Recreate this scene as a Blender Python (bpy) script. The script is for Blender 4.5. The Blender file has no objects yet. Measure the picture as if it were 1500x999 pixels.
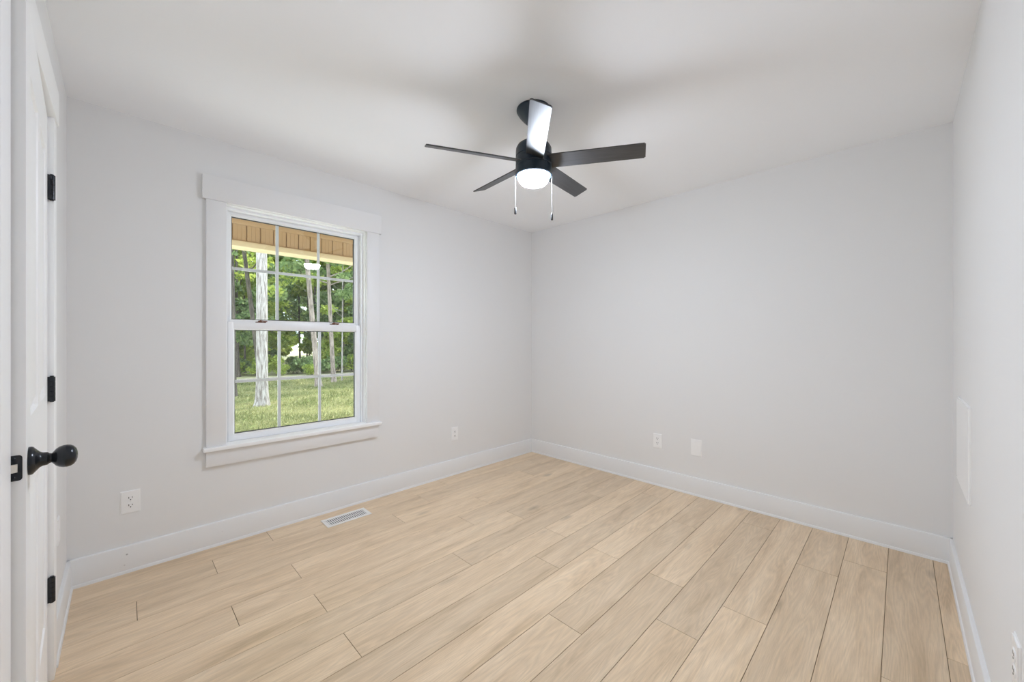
import bpy, bmesh, math, random
from mathutils import Vector, Matrix
import numpy as np

S = bpy.context.scene
COL = S.collection
R = math.radians
random.seed(7)

# ------------------------------------------------------------------ camera
cam_d = bpy.data.cameras.new('camera')
cam = bpy.data.objects.new('camera', cam_d)
COL.objects.link(cam)
cam.location = (0, 0, 1.23)
cam.rotation_euler = (R(90), 0, -0.788246)
cam_d.sensor_width = 36.0
cam_d.lens = 570.85 / 1500 * 36
cam_d.shift_x = -1.73 / 1500
cam_d.shift_y = 0.0
cam_d.clip_start = 0.01
cam_d.clip_end = 400
S.camera = cam

# ------------------------------------------------------------------ colour management, world, sun
S.view_settings.view_transform = 'Standard'
S.view_settings.look = 'None'
S.view_settings.gamma = 1.0
S.view_settings.use_curve_mapping = False
S.view_settings.exposure = 0.12
S.cycles.diffuse_bounces = 10
S.cycles.glossy_bounces = 5
S.cycles.transparent_max_bounces = 24
S.cycles.max_bounces = 14
S.cycles.sample_clamp_indirect = 6.0
S.cycles.caustics_reflective = False
S.cycles.caustics_refractive = False

LAMP = 248.0
w = bpy.data.worlds.new('sky')
S.world = w
w.use_nodes = True
bg = w.node_tree.nodes['Background']
bg.inputs['Color'].default_value = (0.76, 0.89, 1.0, 1)
bg.inputs['Strength'].default_value = 4.5

sun_d = bpy.data.lights.new('sun', 'SUN')
sun_d.energy = 6.0
sun_d.angle = R(1.5)
sun_d.color = (1.0, 0.95, 0.85)
sun = bpy.data.objects.new('sun', sun_d)
COL.objects.link(sun)
sv = Vector((0.62, 0.30, 1.0))          # towards the sun
sun.rotation_euler = sv.to_track_quat('Z', 'Y').to_euler()

# ------------------------------------------------------------------ materials
def nodes(name):
    m = bpy.data.materials.new(name)
    m.use_nodes = True
    nt = m.node_tree
    b = nt.nodes['Principled BSDF']
    return m, nt, b

def N(nt, t, **kw):
    n = nt.nodes.new(t)
    for k, v in kw.items():
        setattr(n, k, v)
    return n

def plain(name, col, rough=0.5, metal=0.0, spec=0.5, bump=0.0, bscale=200.0, var=0.0):
    m, nt, b = nodes(name)
    b.inputs['Base Color'].default_value = (*col, 1)
    b.inputs['Roughness'].default_value = rough
    b.inputs['Metallic'].default_value = metal
    b.inputs['Specular IOR Level'].default_value = spec
    tc = N(nt, 'ShaderNodeTexCoord')
    if bump or var:
        nz = N(nt, 'ShaderNodeTexNoise')
        nz.inputs['Scale'].default_value = bscale
        nz.inputs['Detail'].default_value = 3
        nt.links.new(tc.outputs['Object'], nz.inputs['Vector'])
    if bump:
        bp = N(nt, 'ShaderNodeBump')
        bp.inputs['Strength'].default_value = bump
        bp.inputs['Distance'].default_value = 0.002
        nt.links.new(nz.outputs['Fac'], bp.inputs['Height'])
        nt.links.new(bp.outputs['Normal'], b.inputs['Normal'])
    if var:
        mx = N(nt, 'ShaderNodeMixRGB')
        mx.inputs[1].default_value = (*[c * (1 - var) for c in col], 1)
        mx.inputs[2].default_value = (*[min(1, c * (1 + var)) for c in col], 1)
        nt.links.new(nz.outputs['Fac'], mx.inputs[0])
        nt.links.new(mx.outputs[0], b.inputs['Base Color'])
    return m

M = {}
M['wall'] = plain('wall_paint', (0.80, 0.80, 0.80), 0.75, spec=0.25, bump=0.05, bscale=350)
M['ceiling'] = plain('ceiling_paint', (0.925, 0.94, 0.965), 0.9, spec=0.1, bump=0.05, bscale=300)
M['trim'] = plain('trim_paint', (0.92, 0.925, 0.93), 0.4, spec=0.4, bump=0.01, bscale=60)
M['casing'] = plain('casing_paint', (0.815, 0.815, 0.82), 0.5, spec=0.3, bump=0.01, bscale=60)
M['vinyl'] = plain('window_vinyl', (0.88, 0.89, 0.91), 0.35, spec=0.45, bump=0.01)
M['plate'] = plain('plate_plastic', (0.90, 0.90, 0.90), 0.3, spec=0.5, bump=0.01)
M['dark'] = plain('dark_hole', (0.02, 0.02, 0.02), 0.7, bump=0.02)
M['gasket'] = plain('spacer_black', (0.03, 0.03, 0.035), 0.5, bump=0.02)
M['black_metal'] = plain('black_hardware', (0.012, 0.015, 0.02), 0.22, 0.3, 0.6, bump=0.02, bscale=150)
M['fan_metal'] = plain('fan_black_metal', (0.013, 0.026, 0.042), 0.38, 0.2, 0.55, bump=0.02, bscale=150)  # black metal; blue in the base colour stands in for reflected sky
M['steel'] = plain('latch_steel', (0.75, 0.73, 0.68), 0.35, 0.8, bump=0.02)
M['bronze'] = plain('bronze_lock', (0.16, 0.06, 0.03), 0.4, 0.2, bump=0.02)
M['fob'] = plain('fob_dark', (0.012, 0.013, 0.015), 0.7)
M['chain'] = plain('chain_metal', (0.22, 0.22, 0.22), 0.6, 0.0, bump=0.02)
M['vent_white'] = plain('vent_enamel', (0.84, 0.83, 0.80), 0.4, bump=0.02)
M['vent_grey'] = plain('vent_damper', (0.10, 0.11, 0.125), 0.5, 0.2, bump=0.02)
M['soffit'] = plain('tan_vinyl', (0.38, 0.245, 0.12), 0.6, bump=0.05, bscale=40, var=0.08)
M['cream'] = plain('cream_trim', (0.57, 0.455, 0.275), 0.6, bump=0.03, bscale=40, var=0.04)
M['siding'] = plain('house_siding', (0.55, 0.50, 0.42), 0.7, bump=0.05, bscale=30)

def blade_mat():
    m, nt, b = nodes('blade_charcoal_wood')
    tc = N(nt, 'ShaderNodeTexCoord')
    mp = N(nt, 'ShaderNodeMapping')
    mp.inputs['Scale'].default_value = (4, 90, 30)
    nz = N(nt, 'ShaderNodeTexNoise')
    nz.inputs['Scale'].default_value = 1.5
    nz.inputs['Detail'].default_value = 5
    cr = N(nt, 'ShaderNodeValToRGB')
    cr.color_ramp.elements[0].position = 0.3
    cr.color_ramp.elements[0].color = (0.017, 0.018, 0.020, 1)
    cr.color_ramp.elements[1].position = 0.7
    cr.color_ramp.elements[1].color = (0.040, 0.041, 0.044, 1)
    nt.links.new(tc.outputs['Object'], mp.inputs['Vector'])
    nt.links.new(mp.outputs[0], nz.inputs['Vector'])
    nt.links.new(nz.outputs['Fac'], cr.inputs[0])
    nt.links.new(cr.outputs[0], b.inputs['Base Color'])
    b.inputs['Roughness'].default_value = 0.44
    b.inputs['Specular IOR Level'].default_value = 1.0
    return m
M['blade'] = blade_mat()

def lamp_mat():
    m, nt, b = nodes('opal_lamp_glass')
    b.inputs['Base Color'].default_value = (0.9, 0.9, 0.88, 1)
    b.inputs['Emission Color'].default_value = (0.85, 0.935, 1.08, 1)
    b.inputs['Emission Strength'].default_value = LAMP
    return m
M['lamp'] = lamp_mat()

def glass_mat():
    m = bpy.data.materials.new('window_glass')
    m.use_nodes = True
    nt = m.node_tree
    nt.nodes.clear()
    out = N(nt, 'ShaderNodeOutputMaterial')
    mix = N(nt, 'ShaderNodeMixShader')
    tr = N(nt, 'ShaderNodeBsdfTransparent')
    tr.inputs[0].default_value = (0.97, 0.98, 0.97, 1)
    gl = N(nt, 'ShaderNodeBsdfGlossy')
    gl.inputs['Roughness'].default_value = 0.0
    geo = N(nt, 'ShaderNodeNewGeometry')
    mr = N(nt, 'ShaderNodeMapRange')
    mr.inputs['To Min'].default_value = 1.5
    mr.inputs['To Max'].default_value = 1 / 1.5
    fr = N(nt, 'ShaderNodeFresnel')
    nt.links.new(geo.outputs['Backfacing'], mr.inputs['Value'])
    nt.links.new(mr.outputs[0], fr.inputs['IOR'])
    nt.links.new(fr.outputs[0], mix.inputs[0])
    nt.links.new(tr.outputs[0], mix.inputs[1])
    nt.links.new(gl.outputs[0], mix.inputs[2])
    nt.links.new(mix.outputs[0], out.inputs[0])
    return m
M['glass'] = glass_mat()

def floor_mat():
    m, nt, b = nodes('light_oak_planks')
    L = nt.links.new
    uv = N(nt, 'ShaderNodeUVMap', uv_map='plank')
    at = N(nt, 'ShaderNodeAttribute', attribute_name='tone')
    # long soft streaks
    mp = N(nt, 'ShaderNodeMapping')
    mp.inputs['Scale'].default_value = (1.1, 9, 1)
    L(uv.outputs[0], mp.inputs[0])
    n1 = N(nt, 'ShaderNodeTexNoise')
    n1.inputs['Scale'].default_value = 1.5
    n1.inputs['Detail'].default_value = 6
    n1.inputs['Roughness'].default_value = 0.6
    n1.inputs['Distortion'].default_value = 0.6
    L(mp.outputs[0], n1.inputs['Vector'])
    # fine fibres
    mp2 = N(nt, 'ShaderNodeMapping')
    mp2.inputs['Scale'].default_value = (8, 240, 1)
    L(uv.outputs[0], mp2.inputs[0])
    n2 = N(nt, 'ShaderNodeTexNoise')
    n2.inputs['Scale'].default_value = 1.6
    n2.inputs['Detail'].default_value = 3
    L(mp2.outputs[0], n2.inputs['Vector'])
    # cathedral figure: distorted rings
    mp3 = N(nt, 'ShaderNodeMapping')
    mp3.inputs['Scale'].default_value = (0.9, 9.5, 1)
    L(uv.outputs[0], mp3.inputs[0])
    n3 = N(nt, 'ShaderNodeTexNoise')
    n3.inputs['Scale'].default_value = 1.3
    n3.inputs['Detail'].default_value = 1.5
    L(mp3.outputs[0], n3.inputs['Vector'])
    mt = N(nt, 'ShaderNodeMath', operation='MULTIPLY')
    mt.inputs[1].default_value = 16
    L(n3.outputs['Fac'], mt.inputs[0])
    fr = N(nt, 'ShaderNodeMath', operation='PINGPONG')
    fr.inputs[1].default_value = 0.5
    L(mt.outputs[0], fr.inputs[0])
    # knots
    mp4 = N(nt, 'ShaderNodeMapping')
    mp4.inputs['Scale'].default_value = (1.6, 4.2, 1)
    L(uv.outputs[0], mp4.inputs[0])
    vo = N(nt, 'ShaderNodeTexVoronoi')
    vo.inputs['Scale'].default_value = 1.15
    L(mp4.outputs[0], vo.inputs['Vector'])
    kr = N(nt, 'ShaderNodeMapRange')
    kr.inputs['From Min'].default_value = 0.02
    kr.inputs['From Max'].default_value = 0.15
    kr.inputs['To Min'].default_value = 1
    kr.inputs['To Max'].default_value = 0
    L(vo.outputs['Distance'], kr.inputs['Value'])
    vs = N(nt, 'ShaderNodeSeparateColor')
    L(vo.outputs['Color'], vs.inputs[0])
    gt = N(nt, 'ShaderNodeMath', operation='GREATER_THAN')
    gt.inputs[1].default_value = 0.35
    L(vs.outputs[0], gt.inputs[0])
    km = N(nt, 'ShaderNodeMath', operation='MULTIPLY')
    L(kr.outputs[0], km.inputs[0]); L(gt.outputs[0], km.inputs[1])

    cr = N(nt, 'ShaderNodeValToRGB')
    e = cr.color_ramp.elements
    e[0].position = 0.24; e[0].color = (0.53, 0.385, 0.24, 1)
    e[1].position = 0.66; e[1].color = (0.79, 0.625, 0.44, 1)
    e2 = e.new(0.42); e2.color = (0.69, 0.525, 0.35, 1)
    L(n1.outputs['Fac'], cr.inputs[0])
    def mul(c, fac_out, lo, hi):
        mr = N(nt, 'ShaderNodeMapRange')
        mr.inputs['To Min'].default_value = lo
        mr.inputs['To Max'].default_value = hi
        L(fac_out, mr.inputs['Value'])
        mx = N(nt, 'ShaderNodeVectorMath', operation='SCALE')
        L(c, mx.inputs[0]); L(mr.outputs[0], mx.inputs['Scale'])
        return mx.outputs[0]
    c = mul(cr.outputs[0], n2.outputs['Fac'], 0.80, 1.20)
    mr5 = N(nt, 'ShaderNodeMapRange')
    mr5.inputs['From Max'].default_value = 0.5
    L(fr.outputs[0], mr5.inputs['Value'])
    c = mul(c, mr5.outputs[0], 0.93, 1.04)
    c = mul(c, at.outputs['Fac'], 0.90, 1.06)
    c = mul(c, km.outputs[0], 1.0, 0.66)
    L(c, b.inputs['Base Color'])
    b.inputs['Roughness'].default_value = 0.36
    b.inputs['Specular IOR Level'].default_value = 0.5
    bp = N(nt, 'ShaderNodeBump')
    bp.inputs['Strength'].default_value = 0.06
    bp.inputs['Distance'].default_value = 0.002
    L(n2.outputs['Fac'], bp.inputs['Height'])
    L(bp.outputs[0], b.inputs['Normal'])
    return m
M['floor'] = floor_mat()
M['seam'] = plain('plank_seam', (0.20, 0.13, 0.08), 0.8, bump=0.02)

def base_mat():
    # trim paint with the small scuff marks that sit on the skirting near the left corner
    m = plain('baseboard_paint', (0.81, 0.815, 0.82), 0.4, spec=0.4)
    nt = m.node_tree
    b = nt.nodes['Principled BSDF']
    geo = N(nt, 'ShaderNodeNewGeometry')
    prev = None
    for p, r in (((0.021, 2.906, 0.098), 0.007), ((0.032, 2.906, 0.083), 0.004), ((0.012, 2.906, 0.045), 0.006),
                 ((0.43, 2.906, 0.078), 0.005)):
        d = N(nt, 'ShaderNodeVectorMath', operation='DISTANCE')
        d.inputs[1].default_value = p
        nt.links.new(geo.outputs['Position'], d.inputs[0])
        mr = N(nt, 'ShaderNodeMapRange')
        mr.inputs['From Min'].default_value = r * 0.5
        mr.inputs['From Max'].default_value = r
        mr.inputs['To Min'].default_value = 0.30 if r > 0.0065 else 0.62
        mr.inputs['To Max'].default_value = 1.0
        nt.links.new(d.outputs['Value'], mr.inputs['Value'])
        if prev is None:
            prev = mr.outputs[0]
        else:
            mm = N(nt, 'ShaderNodeMath', operation='MULTIPLY')
            nt.links.new(prev, mm.inputs[0]); nt.links.new(mr.outputs[0], mm.inputs[1])
            prev = mm.outputs[0]
    sc = N(nt, 'ShaderNodeVectorMath', operation='SCALE')
    sc.inputs[0].default_value = (0.81, 0.815, 0.82)
    nt.links.new(prev, sc.inputs['Scale'])
    nt.links.new(sc.outputs[0], b.inputs['Base Color'])
    return m
M['base'] = base_mat()

def leaf_mat(name, dark, light):
    m, nt, b = nodes(name)
    at = N(nt, 'ShaderNodeAttribute', attribute_name='tone')
    cr = N(nt, 'ShaderNodeValToRGB')
    cr.color_ramp.elements[0].color = (*dark, 1)
    cr.color_ramp.elements[1].color = (*light, 1)
    nt.links.new(at.outputs['Fac'], cr.inputs[0])
    nt.links.new(cr.outputs[0], b.inputs['Base Color'])
    b.inputs['Roughness'].default_value = 0.6
    b.inputs['Specular IOR Level'].default_value = 0.2
    tl = N(nt, 'ShaderNodeBsdfTranslucent')
    nt.links.new(cr.outputs[0], tl.inputs['Color'])
    mx = N(nt, 'ShaderNodeMixShader')
    mx.inputs[0].default_value = 0.45
    out = nt.nodes['Material Output']
    nt.links.new(b.outputs[0], mx.inputs[1])
    nt.links.new(tl.outputs[0], mx.inputs[2])
    nt.links.new(mx.outputs[0], out.inputs[0])
    return m
M['leaf_deep'] = leaf_mat('leaf_deep_green', (0.12, 0.20, 0.075), (0.42, 0.52, 0.23))
M['leaf_bright'] = leaf_mat('leaf_yellow_green', (0.20, 0.31, 0.055), (0.64, 0.68, 0.17))
M['grass_blade'] = leaf_mat('grass_blade', (0.075, 0.105, 0.025), (0.46, 0.43, 0.22))

def bark(name, a, c, zs=2.0):
    m, nt, b = nodes(name)
    tc = N(nt, 'ShaderNodeTexCoord')
    mp = N(nt, 'ShaderNodeMapping')
    mp.inputs['Scale'].default_value = (14, 14, zs)
    nz = N(nt, 'ShaderNodeTexNoise')
    nz.inputs['Scale'].default_value = 1.6
    nz.inputs['Detail'].default_value = 6
    nz.inputs['Distortion'].default_value = 0.8
    cr = N(nt, 'ShaderNodeValToRGB')
    cr.color_ramp.elements[0].position = 0.36
    cr.color_ramp.elements[0].color = (*a, 1)
    cr.color_ramp.elements[1].position = 0.60
    cr.color_ramp.elements[1].color = (*c, 1)
    nt.links.new(tc.outputs['Object'], mp.inputs[0])
    nt.links.new(mp.outputs[0], nz.inputs['Vector'])
    nt.links.new(nz.outputs['Fac'], cr.inputs[0])
    nt.links.new(cr.outputs[0], b.inputs['Base Color'])
    b.inputs['Roughness'].default_value = 0.85
    bp = N(nt, 'ShaderNodeBump')
    bp.inputs['Strength'].default_value = 0.6
    bp.inputs['Distance'].default_value = 0.03
    nt.links.new(nz.outputs['Fac'], bp.inputs['Height'])
    nt.links.new(bp.outputs[0], b.inputs['Normal'])
    return m
M['bark_pale'] = bark('pale_bark', (0.15, 0.12, 0.105), (0.41, 0.375, 0.355))
M['bark_grey'] = bark('grey_brown_bark', (0.13, 0.10, 0.085), (0.36, 0.29, 0.25))
M['bark_dark'] = bark('dark_bark', (0.035, 0.028, 0.022), (0.115, 0.092, 0.072))

def ground_mat(name, a, c, d, s1=0.7, s2=9.0):
    m, nt, b = nodes(name)
    tc = N(nt, 'ShaderNodeTexCoord')
    n1 = N(nt, 'ShaderNodeTexNoise'); n1.inputs['Scale'].default_value = s1; n1.inputs['Detail'].default_value = 4
    n2 = N(nt, 'ShaderNodeTexNoise'); n2.inputs['Scale'].default_value = s2; n2.inputs['Detail'].default_value = 5
    for n in (n1, n2):
        nt.links.new(tc.outputs['Object'], n.inputs['Vector'])
    cr = N(nt, 'ShaderNodeValToRGB')
    cr.color_ramp.elements[0].position = 0.38; cr.color_ramp.elements[0].color = (*a, 1)
    cr.color_ramp.elements[1].position = 0.60; cr.color_ramp.elements[1].color = (*c, 1)
    nt.links.new(n1.outputs['Fac'], cr.inputs[0])
    mr = N(nt, 'ShaderNodeMapRange')
    mr.inputs['From Min'].default_value = 0.45; mr.inputs['From Max'].default_value = 0.7
    nt.links.new(n2.outputs['Fac'], mr.inputs['Value'])
    mx = N(nt, 'ShaderNodeMixRGB')
    mx.inputs[2].default_value = (*d, 1)
    nt.links.new(mr.outputs[0], mx.inputs[0])
    nt.links.new(cr.outputs[0], mx.inputs[1])
    nt.links.new(mx.outputs[0], b.inputs['Base Color'])
    b.inputs['Roughness'].default_value = 0.95
    b.inputs['Specular IOR Level'].default_value = 0.1
    return m
M['lawn'] = ground_mat('lawn_soil_grass', (0.13, 0.165, 0.05), (0.27, 0.27, 0.125), (0.22, 0.185, 0.10))
M['bounce_pale'] = ground_mat('bounce_slab_pale', (0.76, 0.75, 0.73), (0.80, 0.79, 0.77), (0.72, 0.71, 0.69), 1.2, 20)  # kept pale so the added unseen slab throws more daylight indoors
M['field'] = ground_mat('dry_field', (0.42, 0.38, 0.23), (0.50, 0.46, 0.30), (0.36, 0.36, 0.18), 0.2, 2)
M['gravel'] = ground_mat('gravel_drive', (0.46, 0.40, 0.33), (0.56, 0.50, 0.42), (0.34, 0.29, 0.22), 1, 14)

# ------------------------------------------------------------------ mesh helpers
def smooth(me, deg=35):
    me.polygons.foreach_set('use_smooth', [True] * len(me.polygons))
    try:
        me.set_sharp_from_angle(angle=R(deg))
    except Exception:
        pass

class MB:
    def __init__(s):
        s.bm = bmesh.new()
    def box(s, x0, x1, y0, y1, z0, z1, bev=0.0, seg=2, mat=0, rot=None):
        r = bmesh.ops.create_cube(s.bm, size=1.0)
        vs = r['verts']
        c = Vector(((x0 + x1) / 2, (y0 + y1) / 2, (z0 + z1) / 2))
        for v in vs:
            v.co = Vector((v.co.x * (x1 - x0), v.co.y * (y1 - y0), v.co.z * (z1 - z0)))
            if rot is not None:
                v.co = rot @ v.co
            v.co += c
        fs = {f for v in vs for f in v.link_faces}
        for f in fs:
            f.material_index = mat
        if bev:
            es = list({e for v in vs for e in v.link_edges})
            bmesh.ops.bevel(s.bm, geom=es, offset=bev, segments=seg, affect='EDGES', profile=0.5, material=mat)
        return s
    def prism(s, pts, axis, a0, a1, mat=0):
        """extrude a closed 2D outline along axis 'x','y' or 'z' (pts are the two other coordinates in order)"""
        def mk(p, a):
            if axis == 'x': return (a, p[0], p[1])
            if axis == 'y': return (p[0], a, p[1])
            return (p[0], p[1], a)
        A = [s.bm.verts.new(mk(p, a0)) for p in pts]
        B = [s.bm.verts.new(mk(p, a1)) for p in pts]
        n = len(pts)
        fs = [s.bm.faces.new(A), s.bm.faces.new(B[::-1])]
        for i in range(n):
            fs.append(s.bm.faces.new((A[i], B[i], B[(i + 1) % n], A[(i + 1) % n])))
        for f in fs:
            f.material_index = mat
        bmesh.ops.recalc_face_normals(s.bm, faces=fs)
        return s
    def lathe(s, prof, seg=48, mtx=Matrix.Identity(4), mat=0, cap=True):
        """prof: list of (r, z); revolve about z, then transform"""
        rings = []
        for r, z in prof:
            if r < 1e-6:
                rings.append([s.bm.verts.new(mtx @ Vector((0, 0, z)))])
            else:
                rings.append([s.bm.verts.new(mtx @ Vector((r * math.cos(2 * math.pi * k / seg), r * math.sin(2 * math.pi * k / seg), z))) for k in range(seg)])
        fs = []
        for a, b in zip(rings[:-1], rings[1:]):
            for k in range(seg):
                k2 = (k + 1) % seg
                if len(a) == 1 and len(b) == 1: continue
                if len(a) == 1: f = s.bm.faces.new((a[0], b[k], b[k2]))
                elif len(b) == 1: f = s.bm.faces.new((a[k], b[0], a[k2]))
                else: f = s.bm.faces.new((a[k], b[k], b[k2], a[k2]))
                fs.append(f)
        if cap:
            for rg in (rings[0], rings[-1]):
                if len(rg) > 1: fs.append(s.bm.faces.new(rg))
        for f in fs: f.material_index = mat
        bmesh.ops.recalc_face_normals(s.bm, faces=fs)
        return s
    def tube(s, pts, rad, seg=10, mat=0):
        pts = [Vector(p) for p in pts]
        if not isinstance(rad, (list, tuple)): rad = [rad] * len(pts)
        rings = []
        for i, p in enumerate(pts):
            d = (pts[min(i + 1, len(pts) - 1)] - pts[max(i - 1, 0)]).normalized()
            u = d.cross(Vector((0.3, 0.9, 0.1))).normalized()
            v = d.cross(u)
            rings.append([s.bm.verts.new(p + (u * math.cos(2 * math.pi * k / seg) + v * math.sin(2 * math.pi * k / seg)) * rad[i]) for k in range(seg)])
        fs = []
        for a, b in zip(rings[:-1], rings[1:]):
            for k in range(seg):
                fs.append(s.bm.faces.new((a[k], a[(k + 1) % seg], b[(k + 1) % seg], b[k])))
        fs += [s.bm.faces.new(rings[0][::-1]), s.bm.faces.new(rings[-1])]
        for f in fs: f.material_index = mat
        bmesh.ops.recalc_face_normals(s.bm, faces=fs)
        return s
    def build(s, name, mat, parent=None, loc=None, rot=None, kind=None, label=None, cat=None, group=None):
        me = bpy.data.meshes.new(name)
        s.bm.to_mesh(me)
        s.bm.free()
        for m in (mat if isinstance(mat, (list, tuple)) else [mat]):
            me.materials.append(M[m])
        smooth(me)
        o = bpy.data.objects.new(name, me)
        COL.objects.link(o)
        if parent: o.parent = parent
        if loc is not None: o.location = loc
        if rot is not None: o.rotation_euler = rot
        tag(o, label, cat, group, kind)
        return o

def tag(o, label=None, cat=None, group=None, kind=None):
    if label: o['label'] = label
    if cat: o['category'] = cat
    if group: o['group'] = group
    if kind: o['kind'] = kind
    return o

def empty(name, loc, rz=0.0, **kw):
    o = bpy.data.objects.new(name, None)
    o.empty_display_size = 0.05
    COL.objects.link(o)
    o.location = loc
    o.rotation_euler = (0, 0, rz)
    return tag(o, **kw)

def copy_tree(o, parent=None):
    c = o.copy()
    COL.objects.link(c)
    c.parent = parent
    for ch in list(o.children):
        copy_tree(ch, c)
    return c

# ------------------------------------------------------------------ room shell
XD, XB, YA, YC, H = -0.19, 3.233, 2.925, -0.204, 2.44
T = 0.14
# window wall: four pieces round the opening
WX0, WX1, WZ0, WZ1 = 0.440, 1.340, 0.570, 2.078
m = MB()
m.box(XD - T, WX0, YA, YA + T, -0.1, H)
m.box(WX1, XB + T, YA, YA + T, -0.1, H)
m.box(WX0, WX1, YA, YA + T, -0.1, WZ0)
m.box(WX0, WX1, YA, YA + T, WZ1, H)
m.build('wall_back', 'wall', kind='structure', label='light grey wall with the window', cat='wall')
MB().box(XB, XB + T, YC - T, YA, -0.1, H).build('wall_right', 'wall', kind='structure', label='plain light grey wall right of the far corner', cat='wall')
MB().box(XD - T, XB, YC - T, YC, -0.1, H).build('wall_front', 'wall', kind='structure', label='light grey wall at the right edge with a flat access panel', cat='wall')
# left wall with the closet opening and the closet behind it
DY0, DY1, DZ = 1.378, 2.190, 2.052
m = MB()
m.box(XD - T, XD, YC, DY0, -0.1, H)
m.box(XD - T, XD, DY1, YA, -0.1, H)
m.box(XD - T, XD, DY0, DY1, DZ, H)
m.box(XD - 0.8, XD - 0.74, DY0 - 0.1, DY1 + 0.1, -0.1, H)
m.box(XD - 0.74, XD - T, DY0 - 0.1, DY0 - 0.04, -0.1, H)
m.box(XD - 0.74, XD - T, DY1 + 0.04, DY1 + 0.1, -0.1, H)
m.build('wall_left', 'wall', kind='structure', label='light grey wall at the left edge with the white door', cat='wall')
MB().box(XD - 0.8, XB + T, YC - T, YA + T, H, H + 0.12).build('ceiling', 'ceiling', kind='structure', label='white ceiling', cat='ceiling')

# floor: every plank its own pair of polygons in one mesh, laid along x
def build_floor():
    pitch, L = 0.1793, 1.305
    joints = {-1: 2.26, 0: 0.66, 1: 2.865, 2: 2.635, 3: 1.97, 4: 1.67, 5: 1.975, 6: 1.36, 7: 1.975, 8: 1.67, 9: 0.66,
              10: 1.355, 11: 0.66, 12: 0.36, 13: 0.66, 14: 0.05, 15: 0.36, 16: 0.66, 17: 1.2}
    x_lo, x_hi, g, ch = XD - 0.74, XB, 0.0008, 0.0016
    verts, faces, uvs, tones, mats = [], [], [], [], []
    rnd = random.Random(11)
    for k in range(-1, 18):
        y0 = -0.128 + 0.1793 * k
        y1 = y0 + pitch
        y0c, y1c = max(y0, YC), min(y1, YA)
        if y1c - y0c < 0.004: continue
        xs = [x_lo]
        j = joints[k] - 4 * L
        while j < x_hi:
            if j > x_lo + 0.02: xs.append(j)
            j += L
        xs.append(x_hi)
        for a, b in zip(xs[:-1], xs[1:]):
            t = rnd.random(); ox = rnd.uniform(0, 60); oy = rnd.uniform(0, 60)
            o = (a + g, b - g, y0c + g, y1c - g)
            i = (a + ch, b - ch, y0c + ch, y1c - ch)
            n = len(verts)
            ring0 = [(o[0], o[2], -0.0012), (o[1], o[2], -0.0012), (o[1], o[3], -0.0012), (o[0], o[3], -0.0012)]
            ring1 = [(i[0], i[2], 0), (i[1], i[2], 0), (i[1], i[3], 0), (i[0], i[3], 0)]
            verts += ring0 + ring1
            fl = [(n + 4, n + 5, n + 6, n + 7)] + [(n + q, n + (q + 1) % 4, n + 4 + (q + 1) % 4, n + 4 + q) for q in range(4)]
            for f in fl:
                faces.append(f); mats.append(0)
                for vi in f:
                    v = verts[vi]
                    uvs.append((v[0] + ox, v[1] + oy)); tones.append(t)
    n = len(verts)
    for z, fl in ((-0.0025, 1), (-0.1, 0)):
        verts += [(x_lo, YC, z), (x_hi, YC, z), (x_hi, YA, z), (x_lo, YA, z)]
    for f in ((n, n + 1, n + 2, n + 3), (n + 7, n + 6, n + 5, n + 4), (n, n + 4, n + 5, n + 1), (n + 1, n + 5, n + 6, n + 2), (n + 2, n + 6, n + 7, n + 3), (n + 3, n + 7, n + 4, n)):
        faces.append(f); mats.append(1)
        for vi in f:
            uvs.append((0, 0)); tones.append(0.5)
    me = bpy.data.meshes.new('floor')
    me.from_pydata(verts, [], faces)
    uvl = me.uv_layers.new(name='plank')
    uvl.data.foreach_set('uv', [c for u in uvs for c in u])
    at = me.attributes.new('tone', 'FLOAT', 'CORNER')
    at.data.foreach_set('value', tones)
    me.materials.append(M['floor']); me.materials.append(M['seam'])
    me.polygons.foreach_set('material_index', mats)
    me.update()
    o = bpy.data.objects.new('floor', me)
    COL.objects.link(o)
    return tag(o, 'light oak plank floor', 'floor', kind='structure')
build_floor()

# ------------------------------------------------------------------ baseboards: board with eased top and a small shoe at the floor
BT, BH = 0.015, 0.142
def base_prof(sign, p0):
    """outline (offset from the wall face, height)"""
    raw = [(0, 0), (0.022, 0), (0.0215, 0.008), (0.019, 0.013), (BT, 0.015), (BT, BH - 0.006), (BT - 0.002, BH - 0.002), (BT - 0.006, BH), (0, BH)]
    return [(p0 + sign * a, b) for a, b in raw]
MB().prism(base_prof(-1, YA), 'x', XD, XB).build('baseboard_back', 'base', kind='structure', label='white baseboard under the window', cat='baseboard')
MB().prism(base_prof(-1, XB), 'y', YC, YA).build('baseboard_right', 'base', kind='structure', label='white baseboard of the plain right wall', cat='baseboard')
MB().prism(base_prof(1, YC), 'x', XD, XB).build('baseboard_front', 'base', kind='structure', label='white baseboard at the right edge', cat='baseboard')
m = MB()
m.prism(base_prof(1, XD), 'y', 2.250, YA)
m.prism(base_prof(1, XD), 'y', YC, 1.285)
m.build('baseboard_left', 'base', kind='structure', label='white baseboard between the door and the left corner', cat='baseboard')

# ------------------------------------------------------------------ window
win = empty('window_1', (0.89, YA, 0.6), kind='structure', label='white double hung window with grilles', cat='window')
def wp(mb, name, mat, par=win, **kw):
    off = Vector((0.89, YA, 0.6))
    bmesh.ops.translate(mb.bm, verts=mb.bm.verts, vec=-off)
    return mb.build(name, mat, par, **kw)
A = YA
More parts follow.
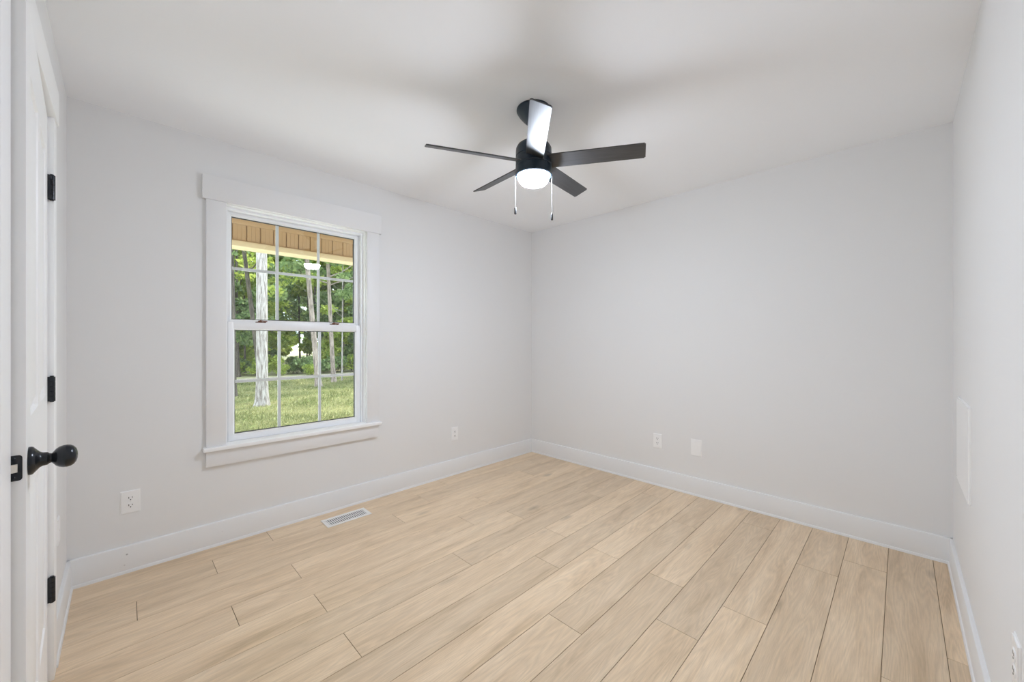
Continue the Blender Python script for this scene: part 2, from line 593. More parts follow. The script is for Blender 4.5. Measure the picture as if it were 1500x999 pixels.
# casings (painted like the wall), head with ears, stool and apron
wp(MB().box(0.335, 1.445, A - 0.031, A, 2.070, 2.213, 0.002), 'head_casing', 'casing')
wp(MB().box(0.353, 0.450, A - 0.024, A, 0.600, 2.070, 0.0015), 'side_casing', 'casing')
wp(MB().box(1.330, 1.427, A - 0.024, A, 0.600, 2.070, 0.0015), 'side_casing', 'casing')
m = MB()
m.box(0.338, 1.440, A - 0.050, A + 0.001, 0.576, 0.600, 0.004, 3)
m.box(0.450, 1.330, A, A + 0.055, 0.576, 0.600)
wp(m, 'sill', 'trim')
wp(MB().box(0.353, 1.424, A - 0.024, A, 0.482, 0.576, 0.0015), 'apron', 'casing')
# jamb lining and vinyl frame
m = MB()
m.box(0.440, 0.453, A - 0.0, A + 0.047, 0.600, 2.078)
m.box(1.327, 1.340, A - 0.0, A + 0.047, 0.600, 2.078)
m.box(0.453, 1.327, A - 0.0, A + 0.047, 2.066, 2.078)
wp(m, 'jamb', 'trim')
m = MB()
for x0, x1 in ((0.440, 0.460), (1.320, 1.340)):
    m.box(x0, x1, A + 0.047, A + 0.140, 0.570, 2.078)
m.box(0.460, 1.320, A + 0.047, A + 0.140, 2.052, 2.078)
m.box(0.460, 1.320, A + 0.055, A + 0.145, 0.565, 0.598)
# parting strip in the side tracks, above the lower sash
m.box(0.460, 0.467, A + 0.047, A + 0.056, 0.600, 2.052)
m.box(1.313, 1.320, A + 0.047, A + 0.056, 0.600, 2.052)
m.box(0.460, 0.466, A + 0.088, A + 0.093, 0.600, 2.052)
m.box(1.314, 1.320, A + 0.088, A + 0.093, 0.600, 2.052)
wp(m, 'frame', 'vinyl')

def sash(name, x0, x1, z0, z1, y0, y1, gx0, gx1, gz0, gz1, yg):
    m = MB()
    m.box(x0, gx0, y0, y1, z0, z1, 0.0025)
    m.box(gx1, x1, y0, y1, z0, z1, 0.0025)
    m.box(gx0 - 0.003, gx1 + 0.003, y0, y1, z0, gz0, 0.0025)
    m.box(gx0 - 0.003, gx1 + 0.003, y0, y1, gz1, z1, 0.0025)
    # sloping glazing bead round the glass
    b = 0.007
    for a in (gx0, gx1):
        s = 1 if a == gx0 else -1
        m.prism([(a, y0 + 0.003), (a + s * b, yg - 0.006), (a + s * b, yg - 0.003), (a, yg - 0.003)], 'z', gz0, gz1)
    for a in (gz0, gz1):
        s = 1 if a == gz0 else -1
        m.prism([(y0 + 0.003, a), (yg - 0.006, a + s * b), (yg - 0.003, a + s * b), (yg - 0.003, a)], 'x', gx0, gx1)
    so = wp(m, name, 'vinyl')
    # glazing: pane box, spacer, grille
    wp(MB().box(gx0 - 0.004, gx1 + 0.004, yg - 0.003, yg + 0.001, gz0 - 0.004, gz1 + 0.004), 'glass_pane', 'glass', so)
    m = MB()
    s = 0.011
    ya, yb = yg + 0.002, yg + 0.010
    m.box(gx0 - 0.002, gx0 + s, ya, yb, gz0, gz1)
    m.box(gx1 - s, gx1 + 0.002, ya, yb, gz0, gz1)
    m.box(gx0 + s, gx1 - s, ya, yb, gz0 - 0.002, gz0 + s)
    m.box(gx0 + s, gx1 - s, ya, yb, gz1 - s, gz1 + 0.002)
    wp(m, 'spacer', 'gasket', so, label='thin black glass spacer')
    m = MB()
    wg = 0.0095
    ya, yb = yg + 0.003, yg + 0.011
    for k in (1, 2):
        xc = gx0 + (gx1 - gx0) * k / 3
        m.box(xc - wg, xc + wg, ya, yb, gz0, gz1, 0.002)
    zc = (gz0 + gz1) / 2
    m.box(gx0, gx1, ya + 0.0005, yb - 0.0005, zc - wg, zc + wg, 0.002)
    wp(m, 'grille', 'vinyl', so)
    return so
up = sash('upper_sash', 0.463, 1.317, 1.322, 2.052, A + 0.094, A + 0.128, 0.489, 1.291, 1.362, 2.033, A + 0.112)
lo = sash('lower_sash', 0.470, 1.310, 0.600, 1.350, A + 0.056, A + 0.090, 0.499, 1.281, 0.636, 1.308, A + 0.075)
# brown cam locks standing on the meeting rail
for xc in (0.650, 1.120):
    m = MB()
    m.box(xc - 0.028, xc + 0.028, A + 0.062, A + 0.086, 1.350, 1.356, 0.002)
    m.lathe([(0.0, 0), (0.011, 0), (0.011, 0.006), (0.008, 0.009), (0, 0.009)], 20, Matrix.Translation((xc - 0.004, A + 0.074, 1.356)))
    m.box(xc - 0.006, xc + 0.038, A + 0.068, A + 0.080, 1.358, 1.365, 0.003, rot=Matrix.Rotation(R(8), 3, 'Y'))
    wp(m, 'sash_lock', 'bronze', lo, label='brown sash lock')

# ------------------------------------------------------------------ door and its casing
trim = empty('trim_1', (XD, 1.77, 0), kind='structure', label='white casing round the door', cat='door casing')
def tp(mb, name, mat):
    bmesh.ops.translate(mb.bm, verts=mb.bm.verts, vec=-Vector((XD, 1.77, 0)))
    return mb.build(name, mat, trim)
CT = 0.0185
tp(MB().box(XD, XD + CT, 2.179, 2.250, 0, 2.040, 0.0015), 'side_casing', 'trim')
tp(MB().box(XD, XD + CT, 1.288, 1.390, 0, 2.040, 0.0015), 'side_casing', 'trim')
tp(MB().box(XD, XD + 0.024, 1.272, 2.264, 2.040, 2.165, 0.002), 'head_casing', 'trim')
m = MB()
m.box(XD - T, XD, 2.174, 2.190, 0, 2.052)
m.box(XD - T, XD, 1.378, 1.393, 0, 2.052)
m.box(XD - T, XD, 1.393, 2.174, 2.036, 2.052)
for y0, y1 in ((2.162, 2.174), (1.393, 1.405)):
    m.box(XD - 0.075, XD - 0.040, y0, y1, 0, 2.036)
tp(m, 'jamb', 'trim')

LW, LT, LH = 0.770, 0.035, 2.024
def door_leaf():
    bm = bmesh.new()
    ys = [-0.003, -0.112, -0.355, -0.420, -0.662, -0.003 - LW]
    zs = [0.010, 0.255, 0.860, 1.045, 1.885, 0.010 + LH]
    grid = [[bm.verts.new((0, y, z)) for z in zs] for y in ys]
    panels = []
    ff = []
    for i in range(5):
        for j in range(5):
            f = bm.faces.new((grid[i][j], grid[i + 1][j], grid[i + 1][j + 1], grid[i][j + 1]))
            ff.append(f)
            if i in (1, 3) and j in (1, 3): panels.append(f)
    bmesh.ops.recalc_face_normals(bm, faces=ff)
    if ff[0].normal.x < 0: bmesh.ops.reverse_faces(bm, faces=ff)
    # back shell
    back = [bm.verts.new((-LT, y, z)) for y, z in ((ys[0], zs[0]), (ys[-1], zs[0]), (ys[-1], zs[-1]), (ys[0], zs[-1]))]
    bb = bm.faces.new(back)
    bmesh.ops.recalc_face_normals(bm, faces=[bb])
    def side(front, b0, b1): bm.faces.new(front + [b1, b0])
    side([grid[i][0] for i in range(6)], back[0], back[1])
    side([grid[5][j] for j in range(6)], back[1], back[2])
    side([grid[i][5] for i in range(5, -1, -1)], back[2], back[3])
    side([grid[0][j] for j in range(5, -1, -1)], back[3], back[0])
    bmesh.ops.recalc_face_normals(bm, faces=bm.faces[:])
    bmesh.ops.inset_individual(bm, faces=panels, thickness=0.010, depth=-0.009)
    bmesh.ops.inset_individual(bm, faces=panels, thickness=0.012, depth=0.0)
    bmesh.ops.inset_individual(bm, faces=panels, thickness=0.026, depth=0.007)
    return bm
PIV = (XD + 0.003, 2.173, 0)
m = MB(); m.bm.free(); m.bm = door_leaf()
leaf = m.build('door_1', 'trim', loc=PIV, rot=(0, 0, R(2.6)), kind='structure', label='white panelled door standing slightly open', cat='door')
fy = -0.003 - LW
# knob: rosette, neck, ball, on the room side, axis +x
kz = 0.946
mt = Matrix.Translation((0, fy + 0.062, kz)) @ Matrix.Rotation(R(90), 4, 'Y')
kn = MB().lathe([(0, 0), (0.033, 0), (0.033, 0.004), (0.032, 0.007), (0.025, 0.0125), (0.0185, 0.0175), (0.0160, 0.022), (0.0152, 0.029),
                 (0.0118, 0.0325), (0.0112, 0.0355), (0.0150, 0.0385), (0.0205, 0.0425), (0.0245, 0.0475), (0.0268, 0.054), (0.0272, 0.060), (0.0260, 0.066), (0.0225, 0.0715), (0.0165, 0.0755), (0.0085, 0.0778), (0, 0.0783)], 44, mt)
knob = kn.build('door_knob', 'black_metal', leaf, label='black round door knob')
# latch plate in the door edge
m = MB()
pts = []
for cx, cz, a0 in ((1, 1, 0), (-1, 1, 90), (-1, -1, 180), (1, -1, 270)):
    for q in range(5):
        a = R(a0 + q * 22.5)
        pts.append((-LT / 2 + cx * 0.0068 + 0.006 * math.cos(a), kz + cz * 0.0225 + 0.006 * math.sin(a)))
m.prism(pts, 'y', fy - 0.0012, fy + 0.001)
lp = m.build('latch_plate', 'black_metal', leaf, label='black latch plate in the door edge')
m = MB()
m.prism([(-LT / 2 - 0.006, fy - 0.001), (-LT / 2 + 0.006, fy - 0.001), (-LT / 2 + 0.006, fy - 0.004), (-LT / 2 - 0.006, fy - 0.010)], 'z', kz - 0.009, kz + 0.009)
m.build('latch_bolt', 'steel', lp, label='pale steel latch bolt')
for dz in (-0.021, 0.021):
    mm = MB().lathe([(0, 0), (0.0031, 0), (0.0026, 0.0006), (0, 0.0007)], 16, Matrix.Translation((-LT / 2, fy - 0.0012, kz + dz)) @ Matrix.Rotation(R(90), 4, 'X'))
    mm.build('screw', 'black_metal', lp)
# hinges
for hz in (0.333, 1.057, 1.784):
    m = MB()
    for k in range(5):
        z0 = hz - 0.0445 + k * 0.0178
        m.lathe([(0, 0), (0.0080, 0), (0.0086, 0.0006), (0.0086, 0.0168), (0.0080, 0.0174), (0, 0.0174)], 20, Matrix.Translation((0.0105, 0.001, z0)))
    for z0 in (hz - 0.0475, hz + 0.0445):
        m.lathe([(0, 0), (0.005, 0), (0.005, 0.003), (0, 0.003)], 16, Matrix.Translation((0.0105, 0.001, z0)))
    m.box(0.0, 0.0105, -0.006, 0.0005, hz - 0.0445, hz + 0.0445, 0.0008)
    m.build('hinge', 'black_metal', leaf, label='black butt hinge')

# ------------------------------------------------------------------ ceiling fan
FX, FY = 1.5198, 1.3602
fan = empty('ceiling_fan', (FX, FY, H), label='black five-blade ceiling fan with a glowing white light, hung from the white ceiling', cat='ceiling fan')
def z(v): return v - H
MB().lathe([(0, 0), (0.0875, 0), (0.089, -0.003), (0.089, -0.010), (0.085, -0.018), (0.075, -0.034), (0.060, -0.052), (0.046, -0.066), (0.040, -0.071), (0, -0.071)], 56).build('canopy', 'fan_metal', fan)
MB().lathe([(0, -0.065), (0.024, -0.065), (0.024, -0.19), (0, -0.19)], 32).build('downrod', 'fan_metal', fan)
m = MB()
m.lathe([(0, z(2.262)), (0.050, z(2.262)), (0.070, z(2.258)), (0.084, z(2.248)), (0.0925, z(2.232)), (0.0935, z(2.215)), (0.0935, z(2.192)), (0.0905, z(2.190)), (0.0905, z(2.184)),
         (0.0935, z(2.182)), (0.0940, z(2.145)), (0.0915, z(2.142)), (0.0915, z(2.139)), (0.0945, z(2.136)), (0.0945, z(2.092)), (0.090, z(2.089)), (0.0845, z(2.0895)), (0.0840, z(2.094)), (0, z(2.094))], 64)
m.build('motor_housing', 'fan_metal', fan)
MB().lathe([(0.0, z(2.095)), (0.0825, z(2.0935)), (0.0820, z(2.087)), (0.0803, z(2.077)), (0.075, z(2.064)), (0.064, z(2.052)), (0.045, z(2.0440)), (0.022, z(2.0400)), (0, z(2.039))], 56).build('lamp_dome', 'lamp', fan, label='glowing white lamp dome')
RT, BW, BTK, PITCH = 0.555, 0.092, 0.006, 0.345
for k in range(5):
    ph = R(8 + 72 * k) + 0.0146
    dip = 0.0146 * math.cos(ph) + 0.046 * math.sin(ph)
    m = MB()
    nx, ny = 14, 4
    x0 = 0.075
    W = lambda t: BW * (0.97 + 0.03 * t)
    # slab with slightly rounded corners, twisted at a constant pitch
    m.box(x0, RT, -BW / 2, BW / 2, -BTK / 2, BTK / 2, 0.0)
    es = [e for e in m.bm.edges if abs(e.verts[0].co.z - e.verts[1].co.z) > 0.001 and e.verts[0].co.x > 0.3]
    bmesh.ops.bevel(m.bm, geom=es, offset=0.005, segments=4, affect='EDGES')
    es = [e for e in m.bm.edges if abs(e.verts[0].co.z - e.verts[1].co.z) < 0.001]
    bmesh.ops.bevel(m.bm, geom=es, offset=0.0012, segments=2, affect='EDGES')
    o = m.build('blade', 'blade', fan)
    o.matrix_local = Matrix.Translation((0, 0, z(2.1621))) @ Matrix.Rotation(ph, 4, 'Z') @ Matrix.Rotation(-math.atan(dip), 4, 'Y') @ Matrix.Rotation(-PITCH, 4, 'X')
# pull chains, one each side of the housing
for dx, dy, ze in ((1.457 - FX, 1.428 - FY, 1.893), (1.583 - FX, 1.301 - FY, 1.862)):
    f = 0.0955 / math.hypot(dx, dy)
    px, py = dx * f, dy * f
    m = MB()
    m.lathe([(0, 0), (0.004, 0), (0.004, 0.010), (0, 0.010)], 12, Matrix.Translation((px * 0.985, py * 0.985, z(2.108))) )
    zz = 2.110
    m.tube([(px, py, z(2.112)), (px, py, z(ze + 0.035))], 0.0007, 8)
    zz = 2.106
    while zz > ze + 0.036:
        bmesh.ops.create_icosphere(m.bm, subdivisions=1, radius=0.0011, matrix=Matrix.Translation((px, py, z(zz))))
        zz -= 0.0046
    ch = m.build('pull_chain', 'chain', fan, label='pale bead pull chain')
    MB().lathe([(0, 0), (0.0045, 0.0008), (0.0058, 0.004), (0.0058, 0.031), (0.004, 0.036), (0.0016, 0.039), (0, 0.039)], 16, Matrix.Translation((px, py, z(ze)))).build('chain_fob', 'fob', ch, label='dark pull chain fob')

# ------------------------------------------------------------------ wall plates (local: plate in the xz plane, facing -y)
PW, PH = 0.076, 0.121
def plate_bm(w, h, d=0.006):
    m = MB()
    m.box(-w / 2, w / 2, -d, 0, -h / 2, h / 2)
    es = [e for e in m.bm.edges if min(e.verts[0].co.y, e.verts[1].co.y) < -d / 2 and abs(e.verts[0].co.y - e.verts[1].co.y) < 1e-4]
    bmesh.ops.bevel(m.bm, geom=es, offset=0.0035, segments=3, affect='EDGES')
    return m
def outlet(loc, rz, label, w=PW, h=PH):
    t = empty('wall_outlet', loc, rz, label=label, cat='electrical outlet', group='white duplex wall outlets')
    plate_bm(w, h).build('plate', 'plate', t)
    for zc in (0.0195, -0.0195):
        m = MB()
        pts = []
        for k in range(40):      # flattened round face
            a = 2 * math.pi * k / 40
            pts.append((0.0172 * math.cos(a), zc + max(-0.0138, min(0.0138, 0.0172 * math.sin(a)))))
        m.prism(pts, 'y', -0.0080, -0.005)
        rc = m.build('receptacle', 'plate', t)
        m = MB()
        m.box(-0.0079, -0.0051, -0.0084, -0.0075, zc - 0.001, zc + 0.0085)
        m.box(0.0053, 0.0077, -0.0084, -0.0075, zc + 0.0002, zc + 0.0078)
        m.lathe([(0, 0), (0.0028, 0), (0.0028, 0.0009), (0, 0.0009)], 16, Matrix.Translation((0, -0.0075, zc - 0.0075)) @ Matrix.Rotation(R(90), 4, 'X'))
        m.build('slot', 'dark', rc, label='dark plug slots')
    MB().lathe([(0, 0), (0.003, 0), (0.0026, 0.0012), (0, 0.0014)], 16, Matrix.Translation((0, -0.006, 0)) @ Matrix.Rotation(R(90), 4, 'X')).build('screw', 'vent_white', t)
    return t
outlet((0.035, YA, 0.371), 0, 'white duplex outlet on the window wall, left of the window near the door', 0.078, 0.120)
outlet((2.172, YA, 0.374), 0, 'white duplex outlet on the window wall, between the window and the far corner')
outlet((XB, 1.472, 0.378), R(-90), 'white duplex outlet on the plain right wall, left of the blank plate')
outlet((1.545, YC, 0.440), R(180), 'white duplex outlet at the right edge, cut off by the frame')
# blank plate
t = empty('blank_plate', (XB, 1.155, 0.380), R(-90), label='white blank cover plate with two screws on the right wall, beside the outlet', cat='wall plate')
plate_bm(0.084, 0.130).build('plate', 'plate', t)
for dz in (-0.0415, 0.0415):
    MB().lathe([(0, 0), (0.0036, 0), (0.0030, 0.0012), (0, 0.0014)], 16, Matrix.Translation((0, -0.006, dz)) @ Matrix.Rotation(R(90), 4, 'X')).build('screw', 'vent_white', t)
# plate on the left wall seen edge on
t = empty('side_plate', (XD, 2.515, 0.432), R(90), label='thin white plate on the left wall between door casing and corner, seen edge on', cat='wall plate')
plate_bm(0.078, 0.110).build('plate', 'plate', t)
MB().lathe([(0, 0), (0.003, 0), (0.0026, 0.0012), (0, 0.0014)], 16, Matrix.Translation((0, -0.006, 0)) @ Matrix.Rotation(R(90), 4, 'X')).build('screw', 'vent_white', t)
# flat access panel on the front wall
t = empty('access_panel', (2.670, YC, 0.758), R(180), label='flat white rectangular access panel on the wall at the right edge', cat='access panel')
plate_bm(0.456, 0.400, 0.009).build('cover', 'plate', t)
for sx in (-1, 1):
    for sz in (-1, 1):
        MB().lathe([(0, 0), (0.004, 0), (0.0034, 0.0012), (0, 0.0014)], 14, Matrix.Translation((sx * 0.213, -0.009, sz * 0.185)) @ Matrix.Rotation(R(90), 4, 'X')).build('screw', 'plate', t)

# ------------------------------------------------------------------ floor register
vx0, vx1, vy0, vy1 = 0.958, 1.258, 2.668, 2.806
t = empty('floor_vent', ((vx0 + vx1) / 2, (vy0 + vy1) / 2, 0), label='white metal floor register with grey slots, set in the planks under the window', cat='floor vent')
hw, hd = (vx1 - vx0) / 2, (vy1 - vy0) / 2
b = 0.024
m = MB()
for x0, x1, y0, y1 in ((-hw, hw, -hd, -hd + b), (-hw, hw, hd - b, hd), (-hw, -hw + b, -hd + b, hd - b), (hw - b, hw, -hd + b, hd - b)):
    m.box(x0, x1, y0, y1, 0, 0.0042, 0.0012)
m.build('frame', 'vent_white', t)
m = MB()
nb = 19
for k in range(nb):
    xc = -hw + b + (2 * (hw - b)) * (k + 0.5) / nb
    m.box(xc - 0.0032, xc + 0.0032, -hd + b - 0.001, hd - b + 0.001, 0.0006, 0.0030)
m.box(-hw + b, hw - b, -0.0022, 0.0022, 0.0008, 0.0032)
m.build('louvre', 'vent_white', t)
MB().box(-hw + b, hw - b, -hd + b, hd - b, 0.0001, 0.0005).build('damper', 'vent_grey', t, label='dark grey damper behind the slots')

# ================================================================== outdoors
GZ = -0.5
# porch roof and its beam with a ribbed tan inner face and cream lower trim
MB().box(-3, 9, YA + T, 5.15, 2.62, 2.74).build('porch_roof', 'soffit', kind='structure', label='tan porch roof outside the window', cat='porch roof')
beam = empty('porch_beam', (1.4, 4.8, 2.3), kind='structure', label='tan ribbed porch beam with cream trim outside the window', cat='porch beam')
def bp_(mb, name, mat):
    bmesh.ops.translate(mb.bm, verts=mb.bm.verts, vec=-Vector((1.4, 4.8, 2.3)))
    return mb.build(name, mat, beam)
m = MB()
x = -3.0
while x < 9:
    for q in range(3):
        m.box(x + q * 0.0375 + 0.0003, x + (q + 1) * 0.0375 - 0.0003, 4.800, 4.815, 2.262, 2.425, 0.0009, 1)
    x += 0.1125 + 0.010
m.box(-3, 9, 4.812, 4.83, 2.262, 2.44)
bp_(m, 'ribbed_panel', 'soffit')
m = MB()
m.box(-3, 9, 4.790, 4.83, 2.425, 2.487, 0.003)
m.box(-3, 9, 4.82, 4.98, 2.487, 2.62)
bp_(m, 'top_channel', 'soffit')
bp_(MB().box(-3, 9, 4.775, 4.98, 2.196, 2.252, 0.004), 'lower_trim', 'cream')
bp_(MB().box(-3, 9, 4.792, 4.83, 2.252, 2.264, 0.002), 'corner_bead', 'soffit')

# ground
MB().box(-25, 45, YA + T + 0.02, 21.2, GZ - 0.3, GZ).build('lawn', 'lawn', kind='structure', label='green lawn outside the window', cat='lawn')
MB().box(-3, 9, YA + T + 0.02, 7.3, GZ - 0.28, GZ + 0.02).build('bounce_slab', 'bounce_pale', kind='structure', label='added unseen pale slab bouncing daylight in through the window', cat='bounce_slab')  # added out of view to bounce daylight through the window onto the ceiling
MB().box(-25, 45, 19.9, 21.3, GZ - 0.28, GZ + 0.012).build('gravel_drive', 'gravel', kind='structure', label='pale gravel strip beyond the lawn', cat='drive')
MB().box(-40, 60, 21.2, 120, GZ - 0.3, GZ - 0.02).build('field', 'field', kind='structure', label='pale dry field seen between the trees', cat='field')

def fast_mesh(name, V, F, mats, tone=None, smooth_=False):
    me = bpy.data.meshes.new(name)
    nf, k = F.shape
    me.vertices.add(len(V)); me.vertices.foreach_set('co', V.astype(np.float32).ravel())
    me.loops.add(nf * k); me.loops.foreach_set('vertex_index', F.astype(np.int32).ravel())
    me.polygons.add(nf)
    me.polygons.foreach_set('loop_start', np.arange(0, nf * k, k, dtype=np.int32))
    me.polygons.foreach_set('loop_total', np.full(nf, k, dtype=np.int32))
    if tone is not None:
        a = me.attributes.new('tone', 'FLOAT', 'FACE')
        a.data.foreach_set('value', tone.astype(np.float32))
    for q in mats: me.materials.append(M[q])
    me.update(calc_edges=True)
    return me

rng = np.random.default_rng(5)
# grass: tufts over the visible wedge of lawn
def grass():
    n = 52000
    d = 6.6 + 13.2 * rng.random(n) ** 1.5
    az = np.radians(rng.uniform(0, 32, n))
    P = np.stack([d * np.sin(az), d * np.cos(az), np.full(n, GZ)], 1)
    P = P[(P[:, 1] > 5.4) & (P[:, 1] < 19.9)]
    n = len(P)
    hgt = rng.uniform(0.03, 0.085, n)
    a = rng.uniform(0, 2 * np.pi, n)
    wd = rng.uniform(0.006, 0.016, n)
    t = np.stack([np.cos(a), np.sin(a), np.zeros(n)], 1)
    ln = rng.normal(0, 0.03, (n, 3)); ln[:, 2] = 0
    V = np.stack([P - t * wd[:, None], P + t * wd[:, None], P + ln + np.array([0, 0, 1]) * hgt[:, None]], 1).reshape(-1, 3)
    F = np.arange(3 * n).reshape(-1, 3)
    patch = 0.5 + 0.5 * np.sin(P[:, 0] * 1.9 + np.sin(P[:, 1] * 1.3) * 1.7) * np.sin(P[:, 1] * 1.4 + 0.6 * np.sin(P[:, 0] * 2.3))
    tone = np.clip(0.55 * patch + 0.5 * rng.random(n) - 0.05, 0, 1)
    o = bpy.data.objects.new('grass', fast_mesh('grass', V, F, ['grass_blade'], tone))
    COL.objects.link(o)
    tag(o, 'short mixed green and straw coloured grass on the lawn', 'grass', kind='stuff')
grass()

def leaf_cloud(name, clusters, n, size, mat):
    """clusters: list of (centre, radii); leaf quads spread over them"""
    per = [max(20, int(n * (c[1][0] * c[1][1] * c[1][2]) ** (2 / 3) / sum((q[1][0] * q[1][1] * q[1][2]) ** (2 / 3) for q in clusters))) for c in clusters]
    Ps, Ts = [], []
    for (c, r), k in zip(clusters, per):
        v = rng.normal(0, 1, (k, 3)); v /= np.linalg.norm(v, axis=1)[:, None]
        v *= (rng.random(k) ** 0.45)[:, None]
        Ps.append(np.array(c) + v * np.array(r))
        Ts.append(np.clip(rng.normal(0.45 + 0.25 * rng.random() - 0.1, 0.22, k), 0, 1))
    P = np.concatenate(Ps); tone = np.concatenate(Ts)
    k = len(P)
    u = rng.normal(0, 1, (k, 3)); u /= np.linalg.norm(u, axis=1)[:, None]
    q = rng.normal(0, 1, (k, 3)); v = np.cross(u, q); v /= np.linalg.norm(v, axis=1)[:, None]
    s = (size * rng.uniform(0.6, 1.4, k))[:, None]
    V = np.stack([P - u * s, P - v * s * 0.55 + u * s * 0.1, P + u * s, P + v * s * 0.55 + u * s * 0.1], 1).reshape(-1, 3)
    F = np.arange(4 * k).reshape(-1, 4)
    return fast_mesh(name, V, F, [mat], tone)

def trunk_mesh(name, hgt, r0, r1, lean=(0, 0), flare=0.35, bend=0.0, mat='bark_grey', branches=5, seed=0):
    rr = random.Random(seed)
    m = MB()
    seg, rows = 18, 26
    rings = []
    ph = [rr.uniform(0, 6.28) for _ in range(4)]
    for i in range(rows + 1):
        t = i / rows
        zz = hgt * t ** 1.35
        rad = r0 + (r1 - r0) * t ** 0.8
        rad *= 1 + flare * math.exp(-zz / 0.22)
        cx = lean[0] * zz / hgt + bend * math.sin(t * 3.1 + ph[0])
        cy = lean[1] * zz / hgt + bend * math.sin(t * 2.7 + ph[1])
        ring = []
        for k in range(seg):
            a = 2 * math.pi * k / seg
            lob = 1 + 0.05 * math.sin(3 * a + ph[2] + zz) + 0.12 * math.exp(-zz / 0.3) * math.sin(4 * a + ph[3]) + 0.02 * rr.uniform(-1, 1)
            ring.append(m.bm.verts.new((cx + rad * lob * math.cos(a), cy + rad * lob * math.sin(a), zz - 0.04)))
        rings.append(ring)
    for a, b in zip(rings[:-1], rings[1:]):
        for k in range(seg):
            m.bm.faces.new((a[k], a[(k + 1) % seg], b[(k + 1) % seg], b[k]))
    m.bm.faces.new(rings[-1])
    for q in range(branches):
        t = rr.uniform(0.35, 0.92)
        zz = hgt * t
        a = rr.uniform(0, 6.28)
        ln = rr.uniform(0.8, 2.2) * (hgt / 8)
        rb = (r0 + (r1 - r0) * t) * 0.38
        p0 = Vector((lean[0] * t, lean[1] * t, zz))
        pts = [p0]
        for s_ in range(1, 5):
            f = s_ / 4
            pts.append(p0 + Vector((math.cos(a) * ln * f, math.sin(a) * ln * f, ln * 0.45 * f + 0.15 * rr.uniform(-1, 1))))
        m.tube(pts, [rb, rb * 0.8, rb * 0.6, rb * 0.4, rb * 0.2], 8)
    me = bpy.data.meshes.new(name)
    m.bm.to_mesh(me); m.bm.free()
    me.materials.append(M[mat])
    smooth(me, 60)
    return me

def tree(loc, hgt, r0, label, group=None, lean=(0, 0), mat='bark_grey', crown_base=0.3, crown_r=2.0, nl=2600, leaf='leaf_deep', seed=0, bend=0.05, size=0.10, flare=0.35, r1=None):
    t = empty('tree', loc, 0, label=label, cat='tree', group=group)
    me = trunk_mesh('trunk', hgt, r0, r0 * 0.45 if r1 is None else r1, lean, flare, bend, mat, 6, seed)
    o = bpy.data.objects.new('trunk', me); COL.objects.link(o); o.parent = t
    rr = random.Random(seed + 100)
    cl = []
    for k in range(22):
        f = crown_base + (1.08 - crown_base) * (k + rr.random()) / 22
        a = rr.uniform(0, 6.28)
        wz = math.sin(math.pi * min(1, (f - crown_base) / (1.1 - crown_base) * 0.85 + 0.15)) ** 0.6
        d = rr.uniform(0.15, 1.0) * crown_r * wz
        rad = rr.uniform(0.22, 0.50) * crown_r * 0.75
        cl.append(((lean[0] * f + math.cos(a) * d, lean[1] * f + math.sin(a) * d, hgt * f), (rad, rad, rad * 0.55)))
    fo = bpy.data.objects.new('foliage', leaf_cloud('foliage', cl, nl, size, leaf)); COL.objects.link(fo); fo.parent = t
    return t

# the trees that can be told apart
tree((2.644, 12.122, GZ), 12, 0.142, 'large white-barked tree standing alone on the lawn, in the left panes', mat='bark_pale', crown_base=0.5, crown_r=3.2, seed=1, lean=(-0.05, 0.0), bend=0.02, flare=0.38, r1=0.11, nl=5000)
tree((2.45, 14.831, GZ), 11, 0.12, 'dark trunk at the left edge of the window, behind the white-barked tree', mat='bark_dark', crown_base=0.42, crown_r=2.6, seed=2, lean=(-0.2, 0), nl=4000)
tree((4.156, 19.4, GZ), 11, 0.115, 'slim dark leaning tree close left of the white-barked trunk', mat='bark_dark', crown_base=0.32, crown_r=2.6, seed=3, lean=(-1.1, 0.0), leaf='leaf_bright', nl=4000)
tree((5.251, 15.699, GZ), 12, 0.115, 'grey-brown leaning tree on the lawn behind the right grille bar', mat='bark_grey', crown_base=0.42, crown_r=3.0, seed=4, lean=(-0.8, 0.3), bend=0.05, nl=5000)
tree((6.376, 17.025, GZ), 11, 0.10, 'grey-brown slender tree in the right panes at the lawn edge', mat='bark_grey', crown_base=0.42, crown_r=2.6, seed=5, lean=(-0.5, 0.1), nl=4000)
tree((6.85, 17.36, GZ), 8, 0.032, 'thin pale sapling right of the slender grey-brown tree', mat='bark_pale', crown_base=0.45, crown_r=1.3, seed=6, lean=(-0.05, 0), nl=1500)
tree((8.444, 28.6, GZ), 9, 0.07, 'left one of two thin dark trunks before the pale field', mat='bark_dark', crown_base=0.33, crown_r=2.6, seed=7, nl=4000)
tree((8.78, 28.44, GZ), 9, 0.055, 'right one of two thin dark trunks before the pale field', mat='bark_dark', crown_base=0.33, crown_r=2.2, seed=8, lean=(0.3, 0), nl=3000)
tree((4.835, 25.7, GZ), 9, 0.065, 'thin dark tree between the left window edge and the white-barked tree', mat='bark_dark', crown_base=0.3, crown_r=2.4, seed=9, leaf='leaf_bright', nl=4000)

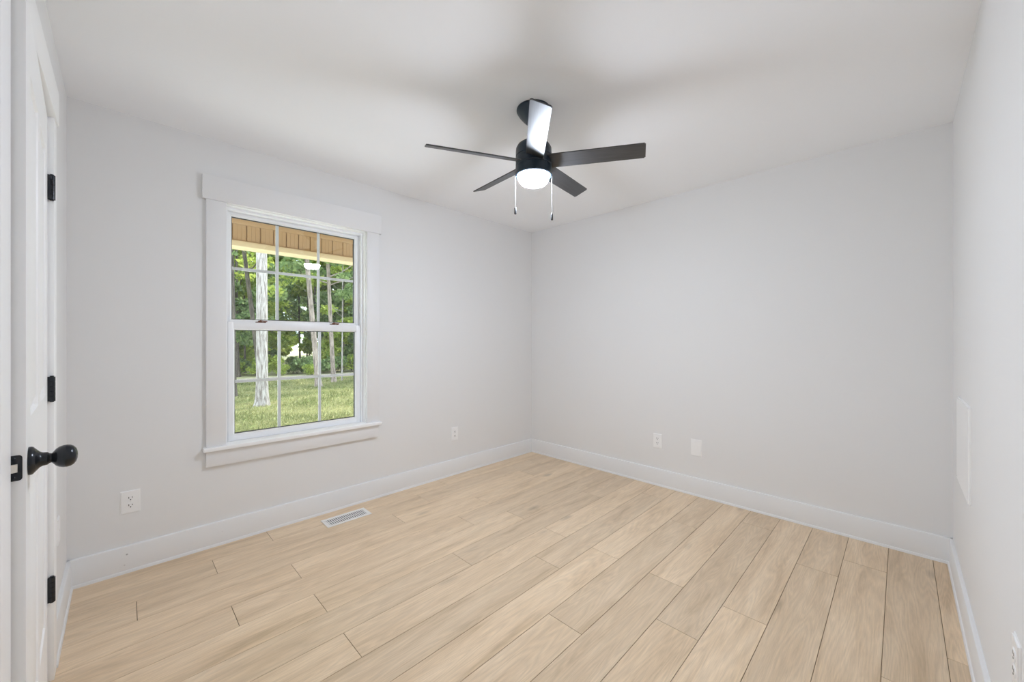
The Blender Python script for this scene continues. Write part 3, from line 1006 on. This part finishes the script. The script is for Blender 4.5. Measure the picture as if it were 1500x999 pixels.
# the wood behind: a few kinds, copied with their parts
protos = []
for i, (hh, r, lf, cr, cb, mt_) in enumerate(((10, 0.09, 'leaf_deep', 2.5, 0.16, 'bark_dark'), (12, 0.11, 'leaf_bright', 2.8, 0.12, 'bark_grey'), (9, 0.07, 'leaf_bright', 2.3, 0.10, 'bark_dark'), (13, 0.12, 'leaf_deep', 3.0, 0.16, 'bark_grey'))):
    protos.append(dict(hgt=hh, r0=r, leaf=lf, crown_r=cr, crown_base=cb, mat=mt_, nl=6500, size=0.14, seed=40 + i))
rw = random.Random(21)
made = {}
spots = []
for ring, (d0, d1, cnt) in enumerate(((22.5, 26, 10), (27, 33, 15), (35, 42, 17), (44, 56, 18), (74, 92, 20))):
    for k in range(cnt):
        az = -2 + 36 * (k + 0.5 + rw.uniform(-0.35, 0.35)) / cnt
        d = rw.uniform(d0, d1)
        if ring < 3 and 14.0 < az < 18.2: continue          # the gap through which the field shows
        spots.append((d * math.sin(R(az)), d * math.cos(R(az)), rw.randrange(4), rw.uniform(0.85, 1.15), rw.uniform(0, 6.28)))
for (px, py, k, sc, a) in spots:
    lab = 'background tree with a leafy crown in the wood beyond the lawn'
    if k not in made:
        o = tree((px, py, GZ - 0.02), label=lab, group='background trees in the wood beyond the lawn', **protos[k])
        made[k] = o
    else:
        o = copy_tree(made[k])
        o.location = (px, py, GZ - 0.02)
    o.rotation_euler = (0, 0, a)
    o.scale = (sc, sc, sc)

# undergrowth along the wood's edge
def shrub(loc, r, label, leaf, seed):
    t = empty('shrub', loc, 0, label=label, cat='shrub', group='shrubs along the edge of the wood')
    rr = random.Random(seed)
    m = MB()
    for q in range(6):
        a = rr.uniform(0, 6.28)
        m.tube([(0, 0, -0.03), (math.cos(a) * r * 0.3, math.sin(a) * r * 0.3, r * 0.5), (math.cos(a) * r * 0.6, math.sin(a) * r * 0.6, r * 0.95)], [0.014, 0.010, 0.004], 6)
    m.build('stem', 'bark_dark', t)
    cl = []
    for q in range(9):
        a = rr.uniform(0, 6.28); d = rr.uniform(0, 0.7) * r
        cl.append(((math.cos(a) * d, math.sin(a) * d, r * rr.uniform(0.3, 1.0)), (r * 0.42, r * 0.42, r * 0.34)))
    fo = bpy.data.objects.new('foliage', leaf_cloud('foliage', cl, 1300, 0.075, leaf)); COL.objects.link(fo); fo.parent = t
    return t
pa = shrub((7.0, 22.5, GZ), 0.75, 'leafy green shrub at the edge of the wood', 'leaf_deep', 3)
pb = shrub((5.2, 23.0, GZ), 0.85, 'leafy green shrub at the edge of the wood', 'leaf_bright', 4)
for k in range(60):
    az = -2 + 36 * (k % 30 + rw.random()) / 30
    d = rw.uniform(22.2, 24.5) if k < 30 else rw.uniform(27, 33)
    o = copy_tree(pa if rw.random() < 0.55 else pb)
    o.location = (d * math.sin(R(az)), d * math.cos(R(az)), GZ - 0.02)
    sc = rw.uniform(0.7, 1.25) if k < 30 else rw.uniform(1.4, 2.1)
    if 12.5 < az < 18.5: sc = rw.uniform(0.5, 0.75)
    o.scale = (sc, sc, sc)
    o.rotation_euler = (0, 0, rw.uniform(0, 6.28))
